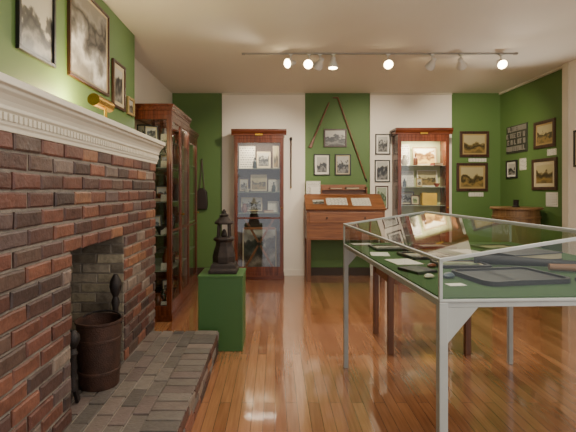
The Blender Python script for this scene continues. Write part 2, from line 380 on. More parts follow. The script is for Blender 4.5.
frr('framed_painting','walnut-framed landscape with wide tan mat',5.97,6.55,1.45,1.9,LAND[3],fr=DARKW,fw=.045,mw=.05,mat=MATB)
frr('framed_photograph','black-framed picture on the cream side wall',5.0,5.56,1.74,2.2,BW[1],x=3.79,fr=BLK,mw=.03)
def card(label,x0,x1,y,z0,z1,face='back',m=TEXT,name='caption_card'):
    w=x1-x0; o=B().box(-w/2,w/2,-.006,0,0,z1-z0).obj(name,m,smooth=False)
    if face=='back': o.location=((x0+x1)/2,y,z0)
    elif face=='right': o.location=(y,(x0+x1)/2,z0); o.rotation_euler=(0,0,-math.pi/2)
    else: o.location=(y,(x0+x1)/2,z0); o.rotation_euler=(0,0,math.pi/2)
    return tag(o,label,'card')
card('white caption card under the upper landscape painting',3.3,3.6,7.5,1.93,1.99)
card('white caption card under the lower landscape painting',3.3,3.55,7.5,1.34,1.41)
card('white caption card beside a small photograph',6.72,6.9,3.84,1.76,1.94,'right')
card('white caption card under a framed landscape',6.0,6.2,3.84,1.93,2.02,'right')
o=B().box(-.13,.13,-.006,0,0,.2).obj('caption_card',TEXT,smooth=False,loc=(3.84,6.1,1.22),rot=(0,0,-math.pi/2)); tag(o,'large white caption sheet under the framed landscape','card')
PL=thing('lettered_plaque','dark plaque with rows of soft grey raised capital lettering','plaque',(3.84,6.98,2.04),-math.pi/2)
b=B().box(-.3,.3,-.012,0,0,.44)
for r in range(4):
    x=-.28+ (0 if r%2 else .03)
    z=.345-r*.104
    while x<.24:
        g=R.choice('EHILTO'); w=.046; t=.015; h=.078
        if g in 'EHLO': b.box(x,x+t,-.024,-.011,z,z+h,1)
        if g in 'HO': b.box(x+w-t,x+w,-.024,-.011,z,z+h,1)
        if g in 'IT': b.box(x+w/2-t/2,x+w/2+t/2,-.024,-.011,z,z+h,1)
        if g in 'ELO': b.box(x+t,x+w-(t if g=='O' else 0),-.024,-.011,z,z+t,1)
        if g=='O': b.box(x+t,x+w-t,-.024,-.011,z+h-t,z+h,1)
        if g in 'E': b.box(x+t,x+w,-.024,-.011,z+h-t,z+h,1)
        if g=='T': b.box(x,x+w/2-t/2,-.024,-.011,z+h-t,z+h,1).box(x+w/2+t/2,x+w,-.024,-.011,z+h-t,z+h,1)
        if g in 'EH': b.box(x+t,x+w-t,-.024,-.011,z+h/2-t/2,z+h/2+t/2,1)
        x+=.06 if R.random()>.15 else .1
b.obj('lettered_panel',[plain('plaque_brown','#35362a',.6),plain('plaque_letters','#7a7466',.5)],PL,smooth=False)
# ---------------------------------------------------------------- cabinets
SHELFM=plain('shelf_glass_edge','#8f9a86',.2)
def cabinet(label,loc,rz,w,d,h,doors=1,side_glass=False,shelves=(),lit=0,plinth=.12,lining=None,plaque=True,ch=.1,cp=.05,rail=True,gl=None):
    e=thing('display_cabinet',label,'cabinet',loc,rz)
    t=.045; ct=h-ch
    b=B()
    b.box(-w/2,w/2,d-.02,d,0,ct)
    b.box(-w/2,w/2,.0,d-.02,0,plinth)
    b.box(-w/2,w/2,.0,d-.02,ct-.05,ct)
    z0,z1=plinth,ct-.05
    if side_glass:
        for s in (-1,1):
            xa,xb=(s*w/2,s*(w/2-t)); xa,xb=min(xa,xb),max(xa,xb)
            b.box(xa,xb,.022,.055,z0,z1); b.box(xa,xb,d-.055,d-.02,z0,z1)
            b.box(xa,xb,.055,d-.055,z0,z0+.05); b.box(xa,xb,.055,d-.055,z1-.05,z1)
    else:
        b.box(-w/2,-w/2+.03,.022,d-.02,z0,z1); b.box(w/2-.03,w/2,.022,d-.02,z0,z1)
    b.obj('body',[CHERRY],e,bevel=.003,smooth=False)
    if side_glass:
        for s in (-1,1):
            x=s*(w/2-.02); B().quad((x,.055,z0+.05),(x,d-.055,z0+.05),(x,d-.055,z1-.05),(x,.055,z1-.05)).obj('side_glass',GLASS,e,smooth=False)
    B().box(-w/2+.03,w/2-.03,d-.026,d-.0205,z0,z1).obj('back_lining',lining or CHERRY,e,smooth=False)
    pr=[(0,0),(-.25*cp,.0),(-.25*cp,.2*ch),(-.6*cp,.45*ch),(-.9*cp,.6*ch),(-cp,.75*ch),(-cp,ch),(0,ch)]
    c=B()
    c.prism([(y,ct+z) for y,z in pr],'X',-w/2-cp*.9,w/2+cp*.9)
    c.box(-w/2-cp*.9,w/2+cp*.9,0,d,ct+.7*ch,ct+ch); c.box(-w/2-cp*.4,w/2+cp*.4,0,d,ct,ct+.7*ch)
    c.obj('cornice',CHERRYX,e,bevel=.002,smooth=False)
    B().box(-w/2-.012,w/2+.012,-.012,d,0,.07).obj('plinth_moulding',CHERRYX,e,bevel=.004,smooth=False)
    if plaque: B().box(-.06,.06,-.024,-.012,ct+.0,ct+.028).obj('name_plate',BRASS,e,smooth=False)
    dw=w/doors
    for i in range(doors):
        a=-w/2+i*dw+.002; c2=a+dw-.004; st=.055 if doors==1 else .045
        dr=B()
        dr.box(a,a+st,-.0,.022,z0,z1).box(c2-st,c2,-.0,.022,z0,z1).box(a+st,c2-st,0,.022,z0,z0+.09).box(a+st,c2-st,0,.022,z1-.065,z1)
        if rail: dr.box(a+st,c2-st,0,.022,z0+ (z1-z0)*.40,z0+(z1-z0)*.40+.025)
        D=dr.obj('door',CHERRY,e,bevel=.003,smooth=False)
        B().quad((a+st,.012,z0+.09),(c2-st,.012,z0+.09),(c2-st,.012,z1-.065),(a+st,.012,z1-.065)).obj('door_glass',gl or GLASS,D,smooth=False)
        hx=c2-.028 if (doors==1 or i==0) else a+.028
        B().lathe([(.004,0),(.005,.012),(.012,.018),(.013,.026),(.006,.032)],seg=12).obj('door_knob',BRASS,D,rot=(math.pi/2,0,0),loc=(hx,0,z0+(z1-z0)*.48))
    for z in shelves:
        B().box(-w/2+.032,w/2-.032,.03,d-.03,z-.008,z).obj('shelf',SHELFM,e,smooth=False)
    if lit:
        l=bpy.data.lights.new('cabinet_lamp','AREA'); l.energy=lit; l.shape='RECTANGLE'; l.size=w*.7; l.size_y=.08; l.color=(1,.86,.66)
        lo=bpy.data.objects.new('cabinet_lamp',l); COL.objects.link(lo); lo.parent=e; lo.location=(0,.1,z1-.012)
    return e
cabinet('tall cherry display cabinet with single glazed door against cream panel',(-.26,7.10,0),0,.80,.35,2.43,1,False,[1.08,1.42,1.8],9,lining=plain('brown_lining','#4a3826',.6),gl=CABGL)
cabinet('tall cherry display cabinet with lit shelves beside the desk',(2.4,7.10,0),0,.83,.35,2.45,1,False,[.72,1.2,1.5,1.85],20,lining=plain('pale_lining','#b9bd8a',.6),rail=False)
cabinet('large cherry display cabinet with glazed side and double doors',(-1.14,5.36,0),math.pi/2,1.02,.52,2.4,2,True,[.55,.95,1.32,1.7,2.0],6,plaque=False,lining=plain('dull_brown_lining','#6b5840',.6),ch=.07,cp=.025)  # this cabinet's lining is one even dull brown
cabinet('narrow cherry display cabinet standing in the corner',(-1.18,6.32,0),math.pi/2,.72,.5,2.3,1,True,[.6,1.0,1.4,1.8],2,plaque=False,ch=.07,cp=.025)
# ---------------------------------------------------------------- small things
def book(loc,w,d,t,m,rz=0,label='closed cloth-bound book lying flat',rot=None):
    e=thing('book',label,'book',loc,rz,rot=rot)
    B().box(-w/2,w/2,-d/2,d/2,0,t*.14).box(-w/2,w/2,-d/2,d/2,t*.86,t).box(-w/2,-w/2+.004,-d/2,d/2,t*.14,t*.86).obj('cover',m,e,smooth=False)
    B().box(-w/2+.004,w/2-.006,-d/2+.005,d/2-.005,t*.14,t*.86).obj('pages',PAGES,e,smooth=False); return e
def bottle(loc,h,r,m,label='small dark glass bottle on a cabinet shelf'):
    o=B().lathe([(r*.9,0),(r,.01),(r,h*.55),(r*.85,h*.66),(r*.35,h*.76),(r*.35,h*.94),(r*.45,h*.95),(r*.45,h)],seg=18).obj('bottle',m,loc=loc); return tag(o,label,'bottle')
def bowl(loc,r,h,m,label='glazed earthenware bowl on a cabinet shelf'):
    o=B().lathe([(r*.45,0),(r*.5,.008),(r*.85,h*.6),(r,h),(r*.95,h),(r*.8,h*.62),(r*.4,.02),(.001,.018)],seg=24).obj('bowl',m,loc=loc); return tag(o,label,'bowl')
def jug(loc,h,r,m,label='stoneware jug on a cabinet shelf'):
    e=thing('jug',label,'jug',loc)
    B().lathe([(r*.7,0),(r,h*.3),(r*.95,h*.55),(r*.5,h*.82),(r*.55,h),(r*.48,h),(r*.42,h*.82),(.001,h*.8)],seg=22).obj('jug_body',m,e)
    b=B(); P=[(r*.5,h*.88),(r*1.05,h*.86),(r*1.35,h*.65),(r*.93,h*.45)]
    for p,q in zip(P,P[1:]): b.cyl((p[0],0,p[1]),(q[0],0,q[1]),r*.1,seg=8)
    b.obj('handle',m,e); return e
CLAY=plain('brown_glaze','#6a3a22',.3); CREAMG=plain('cream_glaze','#b5ab92',.25); BLUEG=plain('blue_grey_glaze','#4a585f',.3); BOT=plain('dark_bottle_glass','#1d2b1c',.1); RED=plain('red_cloth','#7a2a1e',.6); TAN=plain('tan_leather','#7e5630',.5); NAVY=plain('dark_cloth','#24221f',.5); YEL=plain('yellow_box','#d2a838',.5)
def stand_pic(label,x,y,z,w,h,pic,face=0,fr=DARKW,mw=.02,tl=-.12): return framed('framed_picture',label,(x,y,z+.003),w,h,pic,face,fr=fr,fw=.014,mw=mw,dep=.016,tilt=tl)
y=7.34
for x0,x1,z,h,p,m,lab in [(-.60,-.33,1.8,.38,TEXT,0,'white framed document on the top shelf'),(-.32,-.06,1.8,.31,BW[2],.03,'light mat photograph on the top shelf'),(-.05,.08,1.8,.40,LAND[0],.015,'small sepia picture on the top shelf'),
    (-.60,-.44,1.42,.22,BW[1],.01,'small grey photograph on the upper shelf'),(-.42,-.12,1.42,.3,LAND[2],.02,'framed interior picture on the upper shelf'),(-.11,.08,1.42,.2,TEXT,0.0,'white text sheet on the upper shelf'),
    (-.58,-.2,1.08,.26,BW[5],.02,'wide framed street photograph on the middle shelf'),(-.12,.06,1.08,.18,TEXT,0,'small printed notice on the middle shelf')]:
    stand_pic(lab,(x0+x1)/2,y,z,x1-x0,h,p,0,fr=DARKW if m else WHITE,mw=m,tl=R.uniform(-.2,-.06))
bottle((-.02,7.2,1.42),.16,.03,BOT); bowl((-.46,7.2,1.42),.06,.05,CREAMG,'cream bowl on the upper shelf')
bottle((-.33,7.2,1.8),.18,.035,BOT,'dark bottle on the top shelf'); jug((-.5,7.2,1.08),.15,.05,CLAY,'small brown jug on the middle shelf'); book((-.1,7.2,1.08),.16,.11,.04,RED,.1,'red cloth book on the middle shelf')
wf=thing('yarn_winder','dark wooden crossed yarn winder on the cabinet floor','yarn winder',(-.26,7.23,.12))
b=B(); b.bar((-.24,0,.03),(.24,0,.86),.035,.03,(0,1,0)); b.obj('crossed_arm',WALNZ,wf,bevel=.003,smooth=False)
b=B(); b.bar((.24,.04,.03),(-.24,.04,.86),.035,.03,(0,1,0)); b.obj('crossed_arm',WALNZ,wf,bevel=.003,smooth=False)
B().box(-.26,.26,.005,.03,.68,.72).obj('cross_rail',WALN,wf,smooth=False)
B().box(-.3,.3,-.05,.09,0,.03).obj('base',WALN,wf,bevel=.004,smooth=False)
B().cyl((0,-.03,.445),(0,.07,.445),.03,seg=16).obj('hub',IRON,wf)
stand_pic('dark framed print at the bottom of the cabinet',-.26,7.405,.12,.6,.7,BW[3],0,tl=-.02)
y=7.34
stand_pic('small painted house picture on the top shelf',2.5,y,1.85,.4,.32,BRIGHT,0,fr=GOLDM)
stand_pic('white printed certificate on the top shelf',2.15,y,1.85,.2,.36,TEXT,0,fr=WHITE,mw=0)
stand_pic('colour village print on the upper shelf',2.54,y,1.5,.34,.28,LAND[2],0,fr=PAPER,mw=.015)
stand_pic('white text panel on the upper shelf',2.2,y,1.5,.24,.27,TEXT,0,fr=WHITE,mw=0)
stand_pic('grey photograph on the middle shelf',2.2,y,1.2,.24,.22,BW[2],0)
stand_pic('small green print on the middle shelf',2.3,7.22,1.2,.14,.16,GPRINT,0)
stand_pic('small oval-tone portrait on the upper shelf',2.36,7.2,1.5,.1,.14,BW[4],0,fr=GOLDM,mw=.01)
o=B().box(2.42,2.66,7.22,7.34,1.2,1.4).obj('storage_box',YEL,bevel=.004,smooth=False); tag(o,'yellow lidded box on the middle shelf','box')
bowl((2.64,7.18,1.5),.05,.06,RED,'small red bowl on the upper shelf'); bottle((2.12,7.2,1.5),.14,.03,BOT); jug((2.12,7.2,1.85),.17,.05,CREAMG,'small cream jug on the top shelf')
book((2.64,7.18,1.85),.16,.12,.04,RED,.2,'red cloth book on the top shelf'); bottle((2.3,7.2,1.85),.18,.035,CLAY,'brown bottle on the top shelf')
jug((2.2,7.28,.72),.28,.09,CLAY,'brown stoneware jug on the lower shelf'); bowl((2.55,7.26,.72),.12,.1,CREAMG,'large cream bowl on the lower shelf')
for z in (.12,.55,.95,1.32,1.7,2.0):
    hmax=.24
    n=R.choice([4,5])
    for i in range(n):
        yy=4.99+i*(.76/(n-1)) ; xx=-1.32+R.uniform(-.04,.04)
        k=(i+int(z*10))%5
        hh=R.uniform(.15,hmax)
        if k==0: stand_pic('small framed photograph standing on a cabinet shelf',xx-.1,yy,z,.16,hh,R.choice(BW),math.radians(35),fr=BLK,mw=.015)
        elif k==1: jug((xx,yy,z),hh,.055,R.choice([BLUEG,CLAY,IRON]))
        elif k==2: bottle((xx,yy,z),hh,.04,BOT)
        elif k==3:
            book((xx,yy,z),.15,.11,.04,R.choice([RED,TAN,NAVY]),R.uniform(0,.5)); bowl((xx,yy,z+.041),.05,.05,CLAY,'small brown bowl resting on a book')
        else:
            bowl((xx,yy,z),.07,.09,R.choice([CLAY,BLUEG,IRON]))
    o=B().box(-.06,.06,-.001,.001,0,.08).obj('caption_card',TEXT,smooth=False,loc=(-1.22,4.93,z+.002),rot=(-.25,0,.1)); tag(o,'small white caption card on a cabinet shelf','card')
    stand_pic('framed picture facing the glazed side of the cabinet',-1.5,5.02,z,.16,R.uniform(.18,.25),R.choice(BW+[TEXT]),0,fr=BLK,mw=.015)
for z in (.6,1.0,1.4,1.8):
    jug((-1.4,6.15,z),.22,.07,R.choice([CREAMG,CLAY])); stand_pic('framed photograph in the corner cabinet',-1.55,6.42,z,.25,.26,R.choice(BW),math.pi/2)
# ---------------------------------------------------------------- writing desk
DK=thing('writing_desk','orange-brown pine slant-top writing desk on tall square legs','desk',(1.12,7.46,0))
w=1.24; fy=-.50
for sx in (-1,1):
    for yy in (fy+.035,-.035):
        b=B(); x=sx*(w/2-.035); b.box(x-.035,x+.035,yy-.035,yy+.035,0,.66); b.obj('leg',WALNZ,DK,bevel=.004,smooth=False)
b=B(); b.box(-w/2,w/2,fy,0,.66,.70)
b.prism([(fy+.0,.70),(0,.70),(0,1.36),(-.12,1.36),(fy,1.14)],'X',-w/2,-w/2+.025)
b.prism([(fy+.0,.70),(0,.70),(0,1.36),(-.12,1.36),(fy,1.14)],'X',w/2-.025,w/2)
b.box(-w/2+.025,w/2-.025,-.02,0,.70,1.36)
b.box(-w/2+.025,w/2-.025,fy,fy+.02,.70,1.14); b.obj('body',WALN,DK,bevel=.003,smooth=False)
B().box(-.58,.58,fy-.012,fy,.93,1.10).obj('drawer_front',WALN,DK,bevel=.005,smooth=False)
for i in (-.3,.3): B().lathe([(.006,0),(.014,.014),(.015,.022),(.004,.028)],seg=12).obj('knob',DARKW,DK,rot=(math.pi/2,0,0),loc=(i,fy-.012,1.01))
sl=math.atan2(.22,.38)
b=B(); b.box(-w/2-.015,w/2+.015,-.01,.45,0,.022); b.box(-w/2-.015,w/2+.015,-.018,.0,0.022,.035)
b.obj('slant_lid',WALN,DK,bevel=.003,smooth=False,loc=(0,fy-.02,1.13),rot=(sl,0,0))
b=B(); b.box(-w/2,w/2,-.13,0,1.36,1.385); b.box(-.35,.42,-.02,0,1.385,1.54); b.box(-.35,-.335,-.12,-.02,1.385,1.5); b.box(.405,.42,-.12,-.02,1.385,1.5); b.box(-.335,.405,-.12,-.02,1.45,1.462); b.obj('gallery_shelf',WALN,DK,bevel=.003,smooth=False)
def onlid(x,s,dx=0):
    return (1.12+x,7.46+fy-.02+s*math.cos(sl)-.0235*math.sin(sl),1.13+s*math.sin(sl)+.0235*math.cos(sl))
def leaf(label,x,s,w_,h_,m,rz):
    o=B().box(-w_/2,w_/2,-.0005,.0025,0,h_).obj('document',m,smooth=False)
    o.location=onlid(x,s); o.rotation_euler=(-(math.pi/2-sl),0,0)
    return tag(o,label,'document')
leaf('open white document lying on the slanted desk lid',-.12,.12,.34,.22,TEXT,0); leaf('white printed pages lying on the slanted desk lid',.27,.1,.3,.24,TEXT,0)
leaf('small grey photograph lying on the desk lid',-.42,.15,.18,.13,BW[4],0)
book((1.02,7.395,1.462),.2,.13,.03,RED,0,'red cloth book lying on the desk gallery'); book((1.3,7.395,1.462),.22,.12,.035,NAVY,0,'dark cloth book lying on the desk gallery')
o=B().box(.52,.76,7.36,7.44,1.385,1.6).obj('archive_box',TEXT,bevel=.003,smooth=False); tag(o,'white printed box standing on the desk','box')
o=B().box(.60,.74,7.335,7.355,1.385,1.5).obj('caption_card',PAPER,smooth=False); tag(o,'white card propped on the desk','card')
# ---------------------------------------------------------------- wall sticks
mk=thing('wooden_staff','slim wooden stick with widened foot hung diagonally on the wall','staff',(.755,7.5,2.55),rot=(0,math.radians(23),0))
B().cyl((0,-.025,-.2),(0,-.025,.42),.016,.012,seg=12).obj('shaft',WALNZ,mk)
B().prism([(-.028,-.42),(.03,-.41),(.024,-.3),(.014,-.2),(-.014,-.2),(-.018,-.3)],'Y',-.036,-.014).obj('widened_foot',WALNZ,mk,bevel=.006)
for zz in (.2,-.3): B().cyl((0,0,zz),(0,-.03,zz),.005,seg=8).obj('wall_peg',IRON,mk)
an=math.atan2(.48,1.38)
st=thing('wooden_staff','long slender wooden stick with iron tip hung on the wall','staff',(1.31,7.5,2.32),rot=(0,-an,0))
B().cyl((0,-.025,-.72),(0,-.025,.74),.011,.014,seg=12).obj('shaft',WALNZ,st)
B().cyl((0,-.025,-.78),(0,-.025,-.72),.004,.012,seg=12).obj('ferrule',IRON,st)
B().cyl((0,-.025,.74),(-.08,-.025,.77),.015,.01,seg=12).obj('grip',WALNZ,st)
for zz in (.3,-.3): B().cyl((0,0,zz),(0,-.03,zz),.004,seg=8).obj('wall_peg',IRON,st)
cs=thing('walking_cane','thin dark walking cane hung upright on the cream panel','cane',(.27,7.47,1.48))
B().cyl((0,-.022,.02),(0,-.022,.8),.011,.014,seg=12).obj('shaft',DARKW,cs)
B().lathe([(.014,0),(.022,.02),(.024,.045),(.012,.065)],c=(0,-.022,.8),seg=14).obj('knob',IRON,cs)
B().cyl((0,-.022,0),(0,-.022,.02),.012,seg=12).obj('ferrule',BRASS,cs)
B().cyl((0,0,.6),(0,-.022,.6),.004,seg=8).obj('wall_peg',IRON,cs)
sa=thing('leather_satchel','dark leather satchel hanging from a peg on the green wall','satchel',(-1.24,7.5,1.12))
b=B(); b.prism([(-.09,0),(.09,0),(.1,.1),(.085,.3),(.04,.36),(-.04,.36),(-.085,.3),(-.1,.1)],'Y',-.08,-.005); b.obj('bag_body',plain('dark_leather','#2a1d16',.5),sa,bevel=.015)
b=B(); b.cyl((-.04,-.03,.35),(0,-.03,.85),.007,seg=8).cyl((.04,-.03,.35),(0,-.03,.85),.007,seg=8); b.obj('strap',DARKW,sa)
B().cyl((0,0,.85),(0,-.05,.85),.01,seg=8).obj('wall_peg',IRON,sa)
# ---------------------------------------------------------------- pedestal and lantern
PD=thing('pedestal','dark green painted square pedestal beside the hearth','pedestal',(-.49,4.15,0))
B().box(-.2,.2,-.2,.2,.0,.66).obj('column',DKGREEN,PD,bevel=.004,smooth=False)
B().box(-.206,.206,-.206,.206,.66,.68).obj('top',DKGREEN,PD,bevel=.004,smooth=False)
LN=thing('iron_lantern','narrow dark iron lantern with open top section on flared base','lantern',(-.48,4.15,.68))
q=math.pi/4
B().lathe([(.185,0),(.185,.03),(.165,.045),(.155,.08),(.125,.10)],seg=4,ph=q).obj('stepped_base',CARVED,LN,bevel=.006,smooth=False)
B().lathe([(.11,.095),(.112,.15),(.1,.2),(.082,.25),(.078,.285),(.1,.3),(.106,.315),(.085,.33)],seg=8,ph=q/2).obj('body',CARVED,LN,bevel=.003,smooth=False)
b=B()
for a in range(4):
    t=q+a*math.pi/2; b.cyl((math.cos(t)*.074,math.sin(t)*.074,.32),(math.cos(t)*.066,math.sin(t)*.066,.46),.011,seg=10)
b.lathe([(.085,.45),(.094,.462),(.085,.478)],seg=8,ph=q/2); b.lathe([(.018,.32),(.03,.345),(.024,.37),(.01,.4)],seg=12); b.obj('open_gallery',CARVED,LN)
B().lathe([(.08,.476),(.055,.5),(.04,.52),(.046,.535),(.022,.55),(.02,.57),(.006,.59)],seg=12).obj('cap',CARVED,LN)
# ---------------------------------------------------------------- hearth tools
bk=thing('coal_bucket','straight rusty dark-brown coal bucket with bail handle in the firebox','bucket',(-1.13,2.83,.202))
B().lathe([(.118,0),(.123,.01),(.13,.2),(.138,.4),(.147,.408),(.147,.42),(.132,.42),(.124,.2),(.11,.02),(.001,.018)],seg=28).obj('bucket_body',RUST,bk)
B().lathe([(.125,.09),(.131,.095),(.131,.11),(.126,.115)],seg=28).obj('hoop',RUST,bk)
B().lathe([(.132,.29),(.138,.295),(.138,.31),(.133,.315)],seg=28).obj('hoop',RUST,bk)
b=B(); pts=[(math.cos(math.pi*i/10)*.142,-.0+.11*math.sin(math.pi*i/10),.395+math.sin(math.pi*i/10)*.05) for i in range(11)]
for p,qq in zip(pts,pts[1:]): b.cyl(p,qq,.006,seg=8)
b.obj('handle',IRON,bk)
def andiron(y,x=-1.12,s=1.0,lab='black iron andiron with ball finial in the firebox'):
    e=thing('andiron',lab,'andiron',(x,y,.202),group='fireplace andirons')
    for sy in (-1,1):
        B().bar((0,sy*.07,0.005),(0,sy*.02,.12),.03,.02,(1,0,0)).obj('foot',IRON,e,bevel=.003)
    B().lathe([(.026,.1),(.03,.13),(.02,.17),(.025,.3*s),(.02,.42*s),(.03,.46*s),(.018,.5*s),(.03,.53*s),(.042,.57*s),(.038,.61*s),(.014,.655*s)],seg=18).obj('post',IRON,e)
    b=B(); b.box(-.31,0,-.012,.012,.1,.125).box(-.31,-.285,-.012,.012,0,.1); b.obj('log_bar',IRON,e,smooth=False); return e
andiron(2.52,-1.16,.68,'short black iron andiron beside the bucket'); andiron(3.09)
lg=B().cyl((-1.35,2.47,.385),(-1.35,3.12,.385),.055,.05,seg=14).obj('firewood_log',plain('bark','#3a2c22',.9,bump=.6)); tag(lg,'charred round firewood log across the andirons','log')
# ---------------------------------------------------------------- mantel lamp
ML=thing('picture_lamp','brass cylinder-shade lamp standing on the mantel','lamp',(-1.2,3.12,1.89))
B().lathe([(.05,0),(.055,.008),(.05,.016),(.012,.024),(.009,.14)],seg=20).obj('base',BRASS,ML)
b=B(); b.cyl((0,0,.135),(-.03,0,.17),.007,seg=8); b.obj('arm',BRASS,ML)
b=B(); b.cyl((-.03,-.14,.175),(-.03,.14,.175),.042,seg=20); b.obj('shade',BRASS,ML)
l=bpy.data.lights.new('picture_lamp_bulb','POINT'); l.energy=32; l.color=(1,.78,.42); l.shadow_soft_size=.03
lo=bpy.data.objects.new('bulb_light',l); COL.objects.link(lo); lo.parent=ML; lo.location=(-.15,0,.19)
# ---------------------------------------------------------------- round cabinet in corner
RC=thing('round_cabinet','low rounded barrel-like brown wooden cabinet with flat top','cabinet',(3.45,6.3,0))
B().lathe([(.33,1.175),(.34,1.18),(.34,1.2),(.335,1.205),(.001,1.206)],seg=36).obj('top',TANWX,RC)
B().lathe([(.27,.1),(.295,.35),(.31,.65),(.31,.9),(.3,1.175)],seg=28).obj('staved_body',TANW,RC)
for z in (.3,1.05): B().lathe([(.297,z),(.316,z+.004),(.316,z+.03),(.297,z+.034)],seg=36).obj('hoop',TANWX,RC)
for a in range(4):
    t=math.pi/4+a*math.pi/2; B().lathe([(.02,0),(.03,.05),(.035,.105)],c=(math.cos(t)*.2,math.sin(t)*.2,0),seg=12).obj('foot',TANW,RC)
# ---------------------------------------------------------------- wooden side table behind glass case
WT=thing('wooden_table','plain brown wooden table with straight legs','table',(1.36,4.17,0))
for sx in (-1,1):
    for sy in (-1,1): B().box(sx*.34-.025,sx*.34+.025,sy*.28-.025,sy*.28+.025,0,.72).obj('leg',WALNZ,WT,bevel=.004,smooth=False)
B().box(-.31,.31,-.295,-.275,.62,.72).box(-.31,.31,.275,.295,.62,.72).box(-.35,-.33,-.25,.25,.62,.72).box(.33,.35,-.25,.25,.62,.72).obj('apron',WALN,WT,smooth=False)
B().box(-.4,.4,-.34,.34,.72,.745).obj('table_top',WALN,WT,bevel=.004,smooth=False)
# ---------------------------------------------------------------- glass display case
BEFORE=set(bpy.data.objects)
GC=thing('glass_display_case','grey-white painted table display case with ridged glass top','display case',(1.3,2.68,0))
cx,cy=1.3,2.68
xa,xb,xr=.64-cx,2.06-cx,0.03; ya,yb=1.76-cy,3.62-cy
zl,zr,zd=1.168,1.268,.998
lg=.036
for x in (xa,xb-lg):
    for yy in (ya,yb-lg): B().box(x,x+lg,yy,yy+lg,0,zd).obj('leg',GREY,GC,bevel=.003,smooth=False)
b=B()
b.box(xa+lg,xb-lg,ya+.008,ya+.03,zd-.022,zd).box(xa+lg,xb-lg,yb-.03,yb-.008,zd-.022,zd).box(xa+.008,xa+.03,ya+lg,yb-lg,zd-.022,zd).box(xb-.03,xb-.008,ya+lg,yb-lg,zd-.022,zd)
b.obj('apron',GREY,GC,bevel=.002,smooth=False)
B().box(xa,xb,ya,yb,zd,zd+.012).obj('tray',GREY,GC,bevel=.003,smooth=False)
ZB=zd+.012
B().box(xa+.014,xb-.014,ya+.014,yb-.014,ZB,ZB+.006).obj('baize_lining',BAIZE,GC,smooth=False)
for x,s in ((xa+lg,1),(xb-lg,-1)):
    for yy in (ya+.006,yb-.026):
        B().prism([(x,zd-.022),(x+s*.125,zd-.022),(x,zd-.165)],'Y',yy,yy+.02).obj('corner_bracket',GREY,GC,smooth=False)
t=.014
b=B()
for x in (xa,xb-t):
    for yy in (ya,yb-t): b.box(x,x+t,yy,yy+t,ZB,zl)
for yy in (ya+t/2,yb-t/2):
    b.bar((xa+.006,yy,zl),(xr,yy,zr),t,t,(0,0,1)); b.bar((xr,yy,zr),(xb-.006,yy,zl),t,t,(0,0,1))
for x in (xa+t/2,xb-t/2): b.box(x-t/2,x+t/2,ya,yb,zl-t/2,zl+t/2)
b.box(xr-.01,xr+.01,ya,yb,zr-.008,zr+.008)
b.obj('glazing_frame',GREY,GC,bevel=.002,smooth=False)
def pane(nm,mt,*p): B().add(p,[tuple(range(len(p)))]).obj(nm,mt,GC,smooth=False,fixn=False)
e_=t/2
pane('top_pane',GLASSR,(xa+e_,ya+e_,zl),(xr,ya+e_,zr),(xr,yb-e_,zr),(xa+e_,yb-e_,zl))
pane('top_pane',GLASSR,(xr,ya+e_,zr),(xb-e_,ya+e_,zl),(xb-e_,yb-e_,zl),(xr,yb-e_,zr))
for yy in (ya+e_,yb-e_): pane('end_pane',GLASS,(xa+e_,yy,ZB),(xb-e_,yy,ZB),(xb-e_,yy,zl),(xr,yy,zr),(xa+e_,yy,zl))
for x in (xa+e_,xb-e_): pane('side_pane',GLASS,(x,ya+e_,ZB),(x,yb-e_,ZB),(x,yb-e_,zl),(x,ya+e_,zl))
ZD=ZB+.007
def flat(name,label,cat,x,y_,w_,d_,t_,m,rz=0,z=ZD):
    o=B().box(-w_/2,w_/2,-d_/2,d_/2,0,t_).obj(name,m,smooth=False,loc=(x,y_,z),rot=(0,0,rz),bevel=.002 if t_>.01 else 0); return tag(o,label,cat)
def layframe(label,x,y_,w_,d_,pic,rz,fr_=BLK,mat=MATB,mw=.02):
    e=framed('framed_picture',label,(x+math.sin(rz)*d_/2,y_-math.cos(rz)*d_/2,ZD+.001),w_,d_,pic,'back',fr=fr_,fw=.018,mat=mat,mw=mw,dep=.018)
    e.rotation_euler=(-math.pi/2,0,rz); return e
fr=thing('serving_tray','large dark tray with rounded corners on green baize','tray',(1.15,2.14,ZD),.12)
DG=plain('dark_tray_surface','#30312e',.5,spec=.3,var=0); PEW=plain('dark_tray_rim','#1d1b18',.4,0,var=0)
B().prism(rrect(.42,.30,.04),'Z',.004,.012).obj('plate',DG,fr,smooth=False)
b=B(); o1=rrect(.45,.33,.05); i1=rrect(.42,.30,.04); n=len(o1)
v=[(x,y_,0) for x,y_ in o1]+[(x,y_,.022) for x,y_ in o1]+[(x,y_,.022) for x,y_ in i1]+[(x,y_,0) for x,y_ in i1]
f=[]
for k in range(4):
    for i in range(n): f.append((k*n+i,k*n+(i+1)%n,((k+1)%4)*n+(i+1)%n,((k+1)%4)*n+i))
b.add(v,f); b.obj('rim',PEW,fr,smooth=False)
book((1.60,2.75,ZD),.40,.26,.045,NAVY,.3,'thick dark leather album lying on green baize')
sw=thing('sheathed_sword','long dark sheathed sword with wooden grip on green baize','sword',(1.46,2.42,ZD+.03),-.42)
B().lathe([(.006,0),(.018,.02),(.025,.3),(.028,.55)],seg=12,sy=.7).obj('scabbard',NAVY,sw,rot=(0,-math.pi/2,0),loc=(.25,0,0))
B().cyl((.25,0,0),(.42,0,0),.018,.022,seg=12).obj('grip',TAN,sw)
B().box(.245,.26,-.05,.05,-.016,.016).obj('guard',BRASS,sw,bevel=.003,smooth=False)
tl=thing('wooden_tool','long tan turned wooden tool handle on green baize','tool',(1.66,2.24,ZD+.023),-.3)
B().cyl((-.2,0,0),(.1,0,0),.018,.023,seg=12).obj('handle',TAN,tl)
